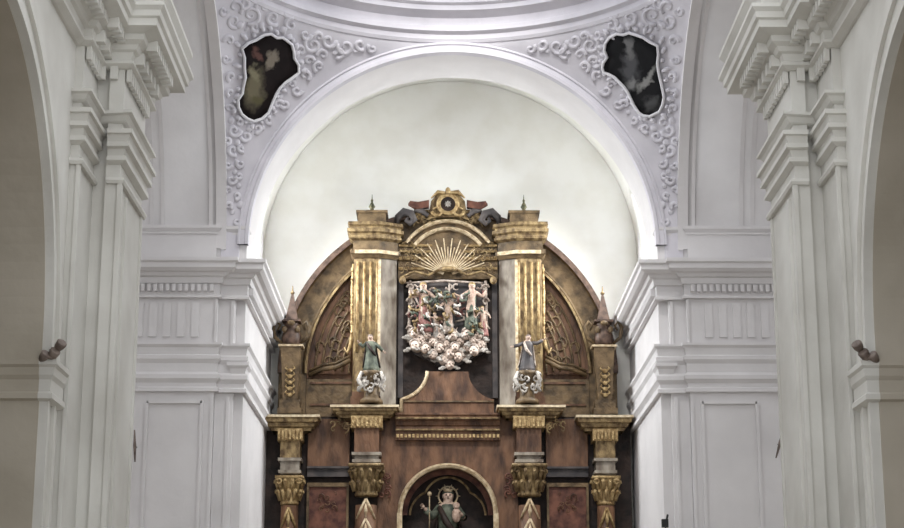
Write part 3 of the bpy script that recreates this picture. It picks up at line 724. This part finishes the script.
def crest_leaves(mir):
    g = MB(); gold_leaves(g, -X(26, 212), 37.74, Z(222), Z(207), .28, 26, 21, .045); part(g, 'crest_foliage', M['gold_old'], rt, True, mir)
    g = MB(); gold_leaves(g, -X(34, 250), 37.66, Z(272), Z(242), .28, 30, 31, .035); part(g, 'canopy_foliage', M['gold_old'], rt, True, mir)
for m_ in (False, True): crest_leaves(m_)
# pedestal below the sculpture
def conc(sgn):
    pts = []
    for i in range(9):
        t = i/8; a = t*PI/2; pts.append((sgn*X(46-26*math.sin(a)**1.3*.98), Z(398-28*(1-math.cos(a)))))
    return pts
Lp, Rp = conc(-1), conc(1)
b = MB().prism([(-X(46), Z(414))]+Lp+list(reversed(Rp))+[(X(46), Z(414))], 37.62, 37.98); pd = part(b, 'sculpture_pedestal', M['wood'])
g = MB().tube([(-X(46), 37.6, Z(413))]+[(x, 37.6, z) for x, z in Lp], .042, 6); g.build('white_edge', M['gold_pale'], pd, True)
g = MB().box(-X(46), X(46), 37.58, 37.63, Z(401), Z(399.5)); g.build('moulding', M['wood2'], pd)

# ------------------------------------------------------------------ figures
def skin_body(name, J, E, R, m, parent, sub=1):
    me = bpy.data.meshes.new(name); L = parent_loc(parent)
    me.from_pydata([Vector(j)-L for j in J], E, []); o = bpy.data.objects.new(name, me); C.objects.link(o); o.parent = parent; me.materials.append(m)
    mod = o.modifiers.new('skin', 'SKIN'); mod.use_smooth_shade = True
    sv = me.skin_vertices[0].data
    for i, r in enumerate(R): sv[i].radius = (r, r)
    sv[0].use_root = True
    s = o.modifiers.new('sub', 'SUBSURF'); s.levels = sub; s.render_levels = sub
    return o
def person_joints(c, h, pose):
    """c = foot centre, h = height; pose moves arms. y- is towards the viewer"""
    x, y, z = c; s = h
    lean = pose.get('lean', 0)
    J = [(x, y, z+.52*s), (x+lean*.3, y, z+.66*s), (x+lean*.7, y, z+.80*s), (x+lean, y-.01*s, z+.87*s), (x+lean*1.1, y-.02*s, z+.925*s), (x+lean*1.15, y-.02*s, z+.985*s),
         (x-.055*s, y, z+.50*s), (x-.065*s, y-.03*s, z+.28*s), (x-.065*s, y, z+.04*s), (x-.07*s, y-.08*s, z+.02*s),
         (x+.055*s, y, z+.50*s), (x+.065*s, y-.03*s, z+.28*s), (x+.065*s, y, z+.04*s), (x+.07*s, y-.08*s, z+.02*s)]
    R = [.085, .075, .085, .040, .088, .075, .06, .045, .028, .022, .06, .045, .028, .022]
    E = [(0, 1), (1, 2), (2, 3), (3, 4), (4, 5), (0, 6), (6, 7), (7, 8), (8, 9), (0, 10), (10, 11), (11, 12), (12, 13)]
    for k, arm in (('l', -1), ('r', 1)):
        el, ha = pose.get(k, ((.15, -.02, -.16), (.16, -.08, -.30)))
        sh = (x+lean*.7+arm*.10*s, y, z+.80*s)
        i = len(J); J += [sh, (sh[0]+arm*el[0]*s, sh[1]+el[1]*s, sh[2]+el[2]*s), (sh[0]+arm*ha[0]*s, sh[1]+ha[1]*s, sh[2]+ha[2]*s)]; R += [.045, .034, .024]
        E += [(2, i), (i, i+1), (i+1, i+2)]
    return J, E, [r*s for r in R]
def robe(c, h, m, parent, lean=0, name='robe', wd=1, folds=9):
    x, y, z = c; n = 32; prof = [(.20, 0), (.185, .10), (.16, .25), (.135, .40), (.115, .55), (.125, .68), (.13, .76), (.09, .83), (.045, .85)]
    vs = []
    for r, t in prof:
        for k in range(n):
            a = 2*PI*k/n; rr = r*h*wd*(1+(.09*(1-t)*math.sin(a*folds)))
            vs.append((x+lean*t+rr*math.cos(a), y+rr*.72*math.sin(a), z+t*h))
    b = MB(); k_ = len(prof); b.add(vs, [(i*n+k, i*n+(k+1) % n, (i+1)*n+(k+1) % n, (i+1)*n+k) for i in range(k_-1) for k in range(n)]+[tuple(range(n))[::-1]])
    return b.build(name, m, parent, True)
def head_bits(c, h, parent, lean, hairm, halo=None, facing=0):
    x, y, z = c; hc = Vector((x+lean*1.12, y-.02*h, z+.94*h))
    b = MB().ball(hc+Vector((0, .022*h, .022*h)), (.074*h, .066*h, .076*h), 12, 9); b.build('hair', hairm, parent, True)
    f = MB()
    for s in (-1, 1): f.ball(hc+Vector((s*.024*h, -.064*h, .004*h)), .010*h, 6, 4)
    f.ball(hc+Vector((0, -.060*h, -.034*h)), (.014*h, .006*h, .005*h), 6, 4)
    f.build('eyes_and_mouth', M['dark'], parent, True)
    f = MB(); f.ball(hc+Vector((0, -.070*h, -.012*h)), (.009*h, .012*h, .016*h), 6, 4); f.build('nose', M['flesh'], parent, True)
    if halo:
        g = MB(); R = .12*h; g.tube([(hc.x+R*math.cos(i*2*PI/20), hc.y+.03*h, hc.z+R*math.sin(i*2*PI/20)) for i in range(22)], .012*h, 5)
        for k in range(10):
            a = k*2*PI/10; g.tube([(hc.x+R*math.cos(a), hc.y+.03*h, hc.z+R*math.sin(a)), (hc.x+R*1.3*math.cos(a), hc.y+.03*h, hc.z+R*1.3*math.sin(a))], [.012*h, .004*h], 4)
        g.build('halo', halo, parent, True)
def hands(J, h, parent):
    for i in (16, 19):
        b = MB()
        p = Vector(J[i]); d = (p-Vector(J[i-1])).normalized(); sd = d.cross(Vector((0, 1, 0))).normalized()
        b.ball(p+d*.02*h, .022*h, 6, 5)
        for k in range(4): q = p+d*.03*h+sd*(k-1.5)*.011*h; b.tube([q, q+d*.022*h+Vector((0, -.004*h, 0)), q+d*(.036-.003*abs(k-1.5))*h+Vector((0, -.012*h, 0))], [.006*h, .005*h, .004*h], 4)
        b.tube([p+d*.01*h+sd*.02*h, p+d*.025*h+sd*.035*h], [.007*h, .005*h], 4)
        b.build('hand', M['flesh'], parent, True)
def statue(c, h, label, robe_m, mantle_m, pose, lean=0, halo=None, hair=None, group=None, wd=1):
    root = empty('statue', c, label, 'statue', group)
    J, E, R = person_joints(c, h, dict(pose, lean=lean)); body = skin_body('body', J, E, R, M['flesh'], root)
    robe(c, h, robe_m, root, lean, wd=wd)
    hands(J, h, root)
    # sleeves
    b = MB()
    for i in (14, 17): b.tube([J[i], J[i+1], Vector(J[i+1]).lerp(Vector(J[i+2]), .75)], [.052*h, .05*h, .048*h], 8)
    b.build('sleeves', robe_m, root, True)
    # mantle
    x, y, z = c; b = MB(); n = 14; vs = []
    for i in range(9):
        t = i/8; zz_ = z+h*(.84-.72*t)
        for k in range(n):
            a = PI*(.02+.96*k/(n-1)); r = h*(.115+.10*t)*wd*(1+.08*math.sin(k*2.2)); vs.append((x+lean*(1-t)-r*math.cos(a), y+.02*h+r*.7*math.sin(a)-.06*h*t, zz_))
    b.add(vs, [(i*n+k, i*n+k+1, (i+1)*n+k+1, (i+1)*n+k) for i in range(8) for k in range(n-1)])
    o = b.build('mantle', mantle_m, root, True); m = o.modifiers.new('s', 'SOLIDIFY'); m.thickness = .02*h
    g = MB().tube([(x+lean-.11*h, y-.07*h, z+.80*h), (x-.02*h, y-.13*h, z+.60*h), (x+.12*h, y-.13*h, z+.42*h)], [.03*h, .045*h, .03*h], 7)
    g.build('sash', mantle_m, root, True)
    head_bits(c, h, root, lean, hair or M['brown_fix'], halo)
    return root
# niche statue (its head and shoulders show)
sc_ = (at(448, 505, 37.95).x, 37.98, Z(487)-1.75)
st = statue(sc_, 1.72, 'crowned statue in dark robes standing in the round-arched niche below', M['green'], M['dark'], {'l': ((.10, -.04, -.12), (.20, -.14, -.02)), 'r': ((.10, -.04, -.14), (.06, -.16, -.10))}, halo=M['gold_pale'], hair=M['green'])
b = MB(); x, y, z = sc_
b.lathe([(.09, 0), (.10, .06), (.08, .07)], (x, y-.03, z+1.70), 10)
for k in range(6): b.tube([(x+.10*math.cos(k), y-.03+.1*math.sin(k), z+1.74), (x+.11*math.cos(k), y-.03+.11*math.sin(k), z+1.82)], [.015, .008], 4)
b.build('crown', M['gold_pale'], st, True)
b = MB().tube([(x-.40, y-.22, z+.9), (x-.40, y-.22, z+1.62)], .014, 6); b.ball((x-.40, y-.22, z+1.64), .05, 8, 6); b.build('sceptre', M['gold_pale'], st, True)
b = MB().ball((x+.18, y-.26, z+1.18), (.10, .09, .16), 8, 8).ball((x+.18, y-.28, z+1.38), .075, 10, 8); b.build('child', M['flesh'], st, True)
b = MB().lathe([(.36, -.5), (.40, -.42), (.30, -.35), (.28, -.1), (.36, -.04), (.36, 0)], (x, y, z), 16); b.build('pedestal', M['gold_old'], st, True)
b = MB().box(-NR+.02, NR-.02, 37.85, 38.3, z-4.0, z-.5); part(b, 'niche_floor', M['wood'])

# two statues before the upper pilasters, on carved white bases
def flank(px, lab, lean, m1, m2, pose):
    Yp = 37.12; c = at(px, 372, Yp); h = .80
    r = statue((c.x, Yp, c.z), h, lab, m1, m2, pose, lean=lean, hair=M['brown_fix'], wd=1.15)
    b = MB(); x, y, z = c.x, Yp, c.z; zb = zz(405.4, 37.2)
    b.lathe([(.26, zb-z+.02), (.24, zb-z+.10), (.16, zb-z+.16), (.15, -.22), (.22, -.08), (.25, 0)], (x, y, z), 14)
    b.build('base', M['wood2'], r, True)
    g = MB(); rnd = random.Random(int(px))
    for k in range(22):
        a = rnd.uniform(-PI, 0); zz_ = rnd.uniform(-.42, -.05); rr = .24
        cx_, cy_ = x+rr*math.cos(a), y+rr*math.sin(a)*.7
        g.tube([(cx_+.055*math.cos(j*.9+k), cy_-.02, z+zz_+.06*math.sin(j*.9+k)) for j in range(6)], [.03-.003*j for j in range(6)], 5)
    for s in (-1, 1): g.tube([(x+s*.20, y-.16, z-.02), (x+s*.27, y-.18, z-.2), (x+s*.2, y-.2, z-.34), (x+s*.28, y-.16, z-.45)], [.035, .05, .04, .03], 6)
    g.build('carving', M['white'], r, True)
    return r
flank(371.5, 'small statue in green leaning left before the left upper pilaster', -.03, M['green'], M['dark'], {'l': ((.12, -.06, -.12), (.22, -.12, .0)), 'r': ((.14, -.03, -.14), (.26, -.05, -.26))})
flank(527, 'small statue with outspread arms before the right upper pilaster', .03, M['slate'], M['cloud'], {'l': ((.16, -.05, -.08), (.32, -.08, -.12)), 'r': ((.16, -.04, -.02), (.34, -.07, .08))})

# ------------------------------------------------------------------ central sculpture
Ys = 37.55
rg = empty('sculpture_group', (0, 37.9, Z(366)), 'painted sculpture group of figures over a cloud of cherub heads below the sunburst', 'sculpture')
outl = [(-38, 278), (-38.5, 300), (-39, 325), (-39, 340), (-34, 351), (-20, 357), (-8, 364), (0, 368), (8, 364), (20, 357), (34, 351), (39, 340), (39, 325), (38.5, 300), (38, 278)]
MB().prism([(X(h, y), Z(y)) if h >= 0 else (-X(-h, y), Z(y)) for h, y in outl], 37.80, 37.99).build('back_panel', M['slate'], rg)
sg = lambda h, y: (math.copysign(X(abs(h), y), h), Z(y))
# frame
pts = [(*sg(h, y),) for h, y in outl[:4]]
for s in (-1, 1):
    g = MB(); g.tube([(s*abs(x), 37.72, z) for x, z in pts], [.03, .035, .04, .05], 6)
    for k in range(4): g.tube([(s*(X(38.5)+.07*math.cos(j)), 37.68, Z(285+k*14)+.07*math.sin(j)) for j in range(6)], .03, 5)
    g.build('frame', M['cloud'], rg, True)
# clouds
g = MB(); rnd = random.Random(11)
for k in range(60):
    h = rnd.uniform(-38, 38); y = rnd.uniform(334, 362-abs(h)*.45)
    x, z = sg(h*.9, y); g.ball((x, 37.72+rnd.uniform(-.05, .05), z), (.13, .1, .09), 8, 6)
g.build('cloud', M['cloud'], rg, True)
# cherub heads
heads = [(-38,333),(-31,338),(-37,345),(-24,334),(-17,341),(-26,348),(-9,336),(-10,347),(-17,354),(-2,343),(6,335),(2,353),(-5,359),(8,347),(14,340),(12,356),(21,334),(22,346),(29,339),(36,334),(37,344),(30,350),(2,364)]
hmesh = MB(); hmesh.ball((0, 0, 0), (.095, .09, .11), 12, 9)
hmesh.ball((0, -.09, -.015), (.018, .025, .025), 6, 4)
for s in (-1, 1): hmesh.ball((s*.04, -.072, -.04), (.03, .025, .03), 6, 5); hmesh.ball((s*.095, .0, -.005), (.015, .02, .03), 6, 4)
tmp_e = empty('tmp', (0, 0, 0)); ho = hmesh.build('cherub_head', M['cherub'], tmp_e, True)
hr = MB(); hr.ball((0, .025, .03), (.105, .09, .105), 10, 8)
for k in range(9): hr.ball((.09*math.cos(k*PI/8), -.02, .04+.075*math.sin(k*PI/8)), .032, 6, 4)
hair = hr.build('hair', M['cloud'], tmp_e, True)
wings = []
for s in (-1, 1):
    wg = MB()
    for k in range(4): wg.ball((s*(.13+.03*k), .02, -.05-.015*k+.02*(k % 2)), (.055, .02, .035), 8, 4)
    wings.append(wg.build('wing', M['white'], tmp_e, True))
ey = MB()
for s in (-1, 1): ey.ball((s*.035, -.082, .012), (.016, .012, .011), 6, 4)
ey.ball((0, -.09, -.05), (.018, .01, .007), 6, 4)
eye = ey.build('eyes_and_mouth', M['dark'], tmp_e, True)
for k, (h, y) in enumerate(heads):
    o = ho if k == 0 else ho.copy()
    if k: C.objects.link(o)
    x, z = sg(h*.88, y); L = parent_loc(rg); o.parent = rg; o.location = Vector((x, Ys+.04*math.sin(k*2.3), z))-L
    o.rotation_euler = (.15*math.sin(k), .35*math.sin(k*1.7), .5*math.sin(k*2.9)); sc1 = 1.02+.12*math.sin(k*1.3); o.scale = (sc1,)*3
    for src in (hair, *wings, eye):
        c2 = src if k == 0 else src.copy()
        if k: C.objects.link(c2)
        c2.parent = o
bpy.data.objects.remove(tmp_e)
# figures inside the relief
def relief_figure(px, py_foot, hpx, m1, pose, lean, name):
    c = at(px+3, py_foot, Ys); h = hpx*.0218
    r = empty(name, (0, 0, 0)); r.parent = rg; r.location = Vector((c.x, Ys, c.z))-parent_loc(rg)
    J, E, R = person_joints((c.x, Ys, c.z), h, dict(pose, lean=lean)); skin_body('body', J, E, R, M['flesh'], r)
    robe((c.x, Ys+.01, c.z), h, m1, r, lean, folds=7, wd=.8)
    head_bits((c.x, Ys, c.z), h, r, lean, M['gold_old'])
relief_figure(425, 332, 50, M['rose'], {'l': ((.14, -.04, -.10), (.20, -.08, .05)), 'r': ((.14, -.05, -.12), (.30, -.08, -.10))}, -.04, 'figure')
relief_figure(471, 330, 48, M['green'], {'l': ((.14, -.05, -.10), (.28, -.08, -.04)), 'r': ((.14, -.04, -.10), (.20, -.06, .04))}, .02, 'figure')
relief_figure(448, 334, 40, M['cloud'], {'l': ((.13, -.05, -.12), (.16, -.1, -.22)), 'r': ((.13, -.05, -.12), (.16, -.1, -.22))}, 0, 'figure')
relief_figure(484, 336, 30, M['rose'], {'l': ((.13, -.05, -.12), (.16, -.1, -.22)), 'r': ((.13, -.05, -.12), (.16, -.1, -.22))}, -.04, 'figure')
relief_figure(437, 338, 26, M['white'], {'l': ((.15, -.05, .02), (.28, -.1, .12)), 'r': ((.13, -.05, -.12), (.16, -.1, -.22))}, -.05, 'figure')
g = MB()
for (a, b2) in (((408, 283), (486, 283)), ((430, 312), (470, 309)), ((452, 285), (452, 330)), ((458, 322), (488, 318)), ((413, 288), (434, 330))):
    p, q = at(*a, 37.68), at(*b2, 37.68); g.tube([p, (p+q)/2+Vector((0, -.04, .04)), q], [.02, .03, .02], 6)
for k in range(22):
    px, py = random.uniform(412, 484), random.uniform(284, 330); p = at(px, py, 37.70); g.tube([p+Vector((.07*math.cos(j*.9+k), -.02, .07*math.sin(j*.9+k))) for j in range(6)], [.03-.003*j for j in range(6)], 5)
g.build('drapery', M['cloud'], rg, True)
g = MB()
for k in range(10):
    px, py = random.uniform(412, 484), random.uniform(288, 330); p = at(px, py, 37.68); g.tube([p+Vector((.08*math.cos(j*.8+k), -.02, .08*math.sin(j*.8+k))) for j in range(6)], [.035-.003*j for j in range(6)], 5)
g.build('red_drapery', M['rose'], rg, True)
for nm, mt, cnt, zf in (('gilt_drapery', 'gold_old', 26, 37.46), ('dark_drapery', 'green', 22, 37.44), ('pale_drapery', 'white', 12, 37.42)):
    g = MB()
    for k in range(cnt):
        px, py = random.uniform(414, 484), random.uniform(290, 334); p = at(px, py, zf); a0 = random.uniform(0, 6.28)
        g.tube([p+Vector((.10*math.cos(a0)*(j-2)/3+.03*math.sin(j*1.7), -.03*math.sin(j), .10*math.sin(a0)*(j-2)/3+.03*math.cos(j*1.9))) for j in range(6)], [.012, .028, .034, .03, .024, .01], 6)
    g.build(nm, M[mt], rg, True)

AX = -.063
rt.location.x += AX; rg.location.x += AX
# ------------------------------------------------------------------ corner pinnacles
def pinnacle(px, lab):
    Yp = 37.40; mid = at(px, 340, Yp); x = mid.x; zz2 = lambda y: zz(y, Yp); z0 = zz2(415)
    r = empty('pinnacle', (x, Yp, z0), lab, 'pinnacle', 'obelisk pinnacles on the outer columns')
    b = MB().box(x-.26, x+.26, Yp-.18, Yp+.25, z0, zz2(409)).box(x-.22, x+.22, Yp-.14, Yp+.25, zz2(409), zz2(401)); b.build('foot', M['wood2'], r)
    b = MB(); h1, h2 = .15, .22
    za, zb = zz2(401), zz2(348)
    b.add([(x-h1, Yp-.10, za), (x+h1, Yp-.10, za), (x+h1, Yp+.2, za), (x-h1, Yp+.2, za), (x-h2, Yp-.16, zb), (x+h2, Yp-.16, zb), (x+h2, Yp+.2, zb), (x-h2, Yp+.2, zb)],
          [(0,3,2,1),(4,5,6,7),(0,1,5,4),(1,2,6,5),(2,3,7,6),(3,0,4,7)]); sh = b.build('shaft', M['wood2'], r)
    g = MB()
    for k in range(5):
        z = zz2(396-k*6); g.ball((x, Yp-.14-.01*k, z), (.06, .03, .05), 8, 5)
        for s in (-1, 1): g.tube([(x+s*.03, Yp-.14-.01*k, z), (x+s*.10, Yp-.15-.01*k, z+.05), (x+s*.07, Yp-.15, z+.10)], [.022, .02, .012], 5)
    g.build('gilt_carving', M['gold'], sh, True)
    b = MB().box(x-.27, x+.27, Yp-.2, Yp+.22, zb, zz2(346)); b.build('fillet', M['gold_pale'], r)
    b = MB().lathe([(.16, 0), (.20, .06), (.21, .2), (.17, .34), (.12, .42), (.17, .47), (.14, .52)], (x, Yp, zz2(346)), 14); u = b.build('urn', M['spire'], r, True)
    g = MB()
    for s in (-1, 1):
        g.tube([(x+s*.20, Yp-.05, zz2(344)), (x+s*.36, Yp-.06, zz2(338)), (x+s*.40, Yp-.06, zz2(328)), (x+s*.32, Yp-.06, zz2(322)), (x+s*.25, Yp-.06, zz2(326)), (x+s*.30, Yp-.06, zz2(331))], [.03, .045, .045, .04, .03, .02], 6)
        g.ball((x+s*.14, Yp-.18, zz2(331)), (.06, .05, .08), 6, 5)
    g.ball((x, Yp-.22, zz2(325)), (.09, .06, .06), 8, 6); g.build('scroll', M['brown_fix'] if False else M['wood2'], r, True)
    b = MB(); zc, zd = zz2(321), zz2(294); h = .135
    b.box(x-.2, x+.2, Yp-.2, Yp+.2, zz2(323), zc)
    b.add([(x-h, Yp-h, zc), (x+h, Yp-h, zc), (x+h, Yp+h, zc), (x-h, Yp+h, zc), (x-.02, Yp-.02, zd), (x+.02, Yp-.02, zd), (x+.02, Yp+.02, zd), (x-.02, Yp+.02, zd)],
          [(0,3,2,1),(4,5,6,7),(0,1,5,4),(1,2,6,5),(2,3,7,6),(3,0,4,7)]); b.build('spire', M['spire'], r)
    b = MB().ball((x, Yp, zd+.02), .045, 8, 6); b.tube([(x, Yp, zd), (x, Yp, zz2(286))], [.02, .008], 6); b.build('tip', M['gold_old'], r, True)
pinnacle(291.5, 'brown obelisk pinnacle with side scrolls, at the left shoulder of the altarpiece')
pinnacle(603.5, 'brown obelisk pinnacle with side scrolls, at the right shoulder of the altarpiece')

# ------------------------------------------------------------------ fixtures
def spot(sx, lab):
    x, y, z = sx*(XW-.10), 20.34, 5.50
    r = empty('spotlight', (x, y, z), lab, 'spotlight', 'lamp clusters on the arch imposts')
    MB().lathe([(.07, 0), (.07, .02), (.02, .03), (.02, .12)], (x, y, z), 10).build('bracket', M['brown_fix'], r, True)
    for dx, dz, rr in ((-.08, .02, .06), (.03, .05, .065), (.10, .15, .065)):
        b = MB(); c = Vector((x+sx*-dx, y-.02, z+dz)); d = Vector((-sx*.5, -.5, .5)).normalized()
        b.tube([c-d*.07, c, c+d*.07, c+d*.075], [rr*.5, rr*.9, rr, rr*.7], 10); b.build('lamp_head', M['brown_fix'], r, True)
        MB().tube([(x, y, z+.1), tuple(c)], .012, 5).build('arm', M['black'], r, True)
spot(-1, 'cluster of brown lamp heads on the impost ledge of the left arch')
spot(1, 'cluster of brown lamp heads on the impost ledge of the right arch')
def slim(px0, py0, px1, py1, Y, lab):
    p, q = at(px0, py0, Y), at(px1, py1, Y)
    r = empty('wall_lamp', tuple(q), lab, 'lamp')
    MB().tube([p, (p+q)/2, q], [.012, .032, .012], 8).build('shade', M['brown_fix'], r, True)
    m = (p+q)/2; MB().tube([m, (m.x, 32.80, m.z)], .015, 6).build('bracket', M['black'], r, True)
slim(134.5, 430, 135, 462, 32.6, 'slim dark lamp on the far left pier, half hidden by the near pier')
slim(784, 428, 776, 458, 32.6, 'slim dark tilted lamp on the far right pier beside the near pier')
# small black fixture on the sanctuary wall at the lower right
p = at(664, 522, 33.0)
r = empty('floodlight', (p.x, 32.75, p.z-.25), 'small black floodlight on the right far pier near the altarpiece', 'floodlight')
MB().box(p.x-.07, p.x+.05, 32.74, 32.84, p.z-.12, p.z+.03).build('housing', M['black'], r)
MB().tube([(p.x+.02, 32.8, p.z), (p.x+.05, 32.82, p.z+.12)], .02, 6).tube([(p.x, 32.8, p.z-.1), (p.x+.03, 33.02, p.z-.3)], .015, 6).build('bracket', M['black'], r)

# ================================================================== LIGHT
w = bpy.data.worlds.new('daylight'); bpy.context.scene.world = w; w.use_nodes = True
bg = w.node_tree.nodes['Background']; bg.inputs[0].default_value = (.95, .97, 1.0, 1); bg.inputs[1].default_value = 1.55
def area(name, loc, target, sx, sy, power, col=(1, 1, 1)):
    l = bpy.data.lights.new(name, 'AREA'); l.shape = 'RECTANGLE'; l.size = sx; l.size_y = sy; l.energy = power; l.color = col
    o = bpy.data.objects.new(name, l); C.objects.link(o); o.location = loc
    o.rotation_euler = (Vector(target)-Vector(loc)).to_track_quat('-Z', 'Y').to_euler(); return o
for nm, s_ in (('left', -1), ('right', 1)):
    a_ = area('window_daylight_'+nm, (s_*4.6, 36.2, 11.5), (-s_*4, 34.6, 8.2), 1.9, 2.0, 430, (.93, .97, 1)); a_.data.spread = math.radians(120)
a_ = area('retable_fill_light', (0, 27.6, 16.6), (0, 38, 6.5), 2.5, 1.6, 130, (1, .98, .95)); a_.data.spread = math.radians(60)  # unseen fill lamp added up in the dome to brighten the altarpiece
vs_ = bpy.context.scene.view_settings; vs_.view_transform = 'Standard'; vs_.look = 'None'; vs_.gamma = 1; vs_.exposure = 0; vs_.use_curve_mapping = False
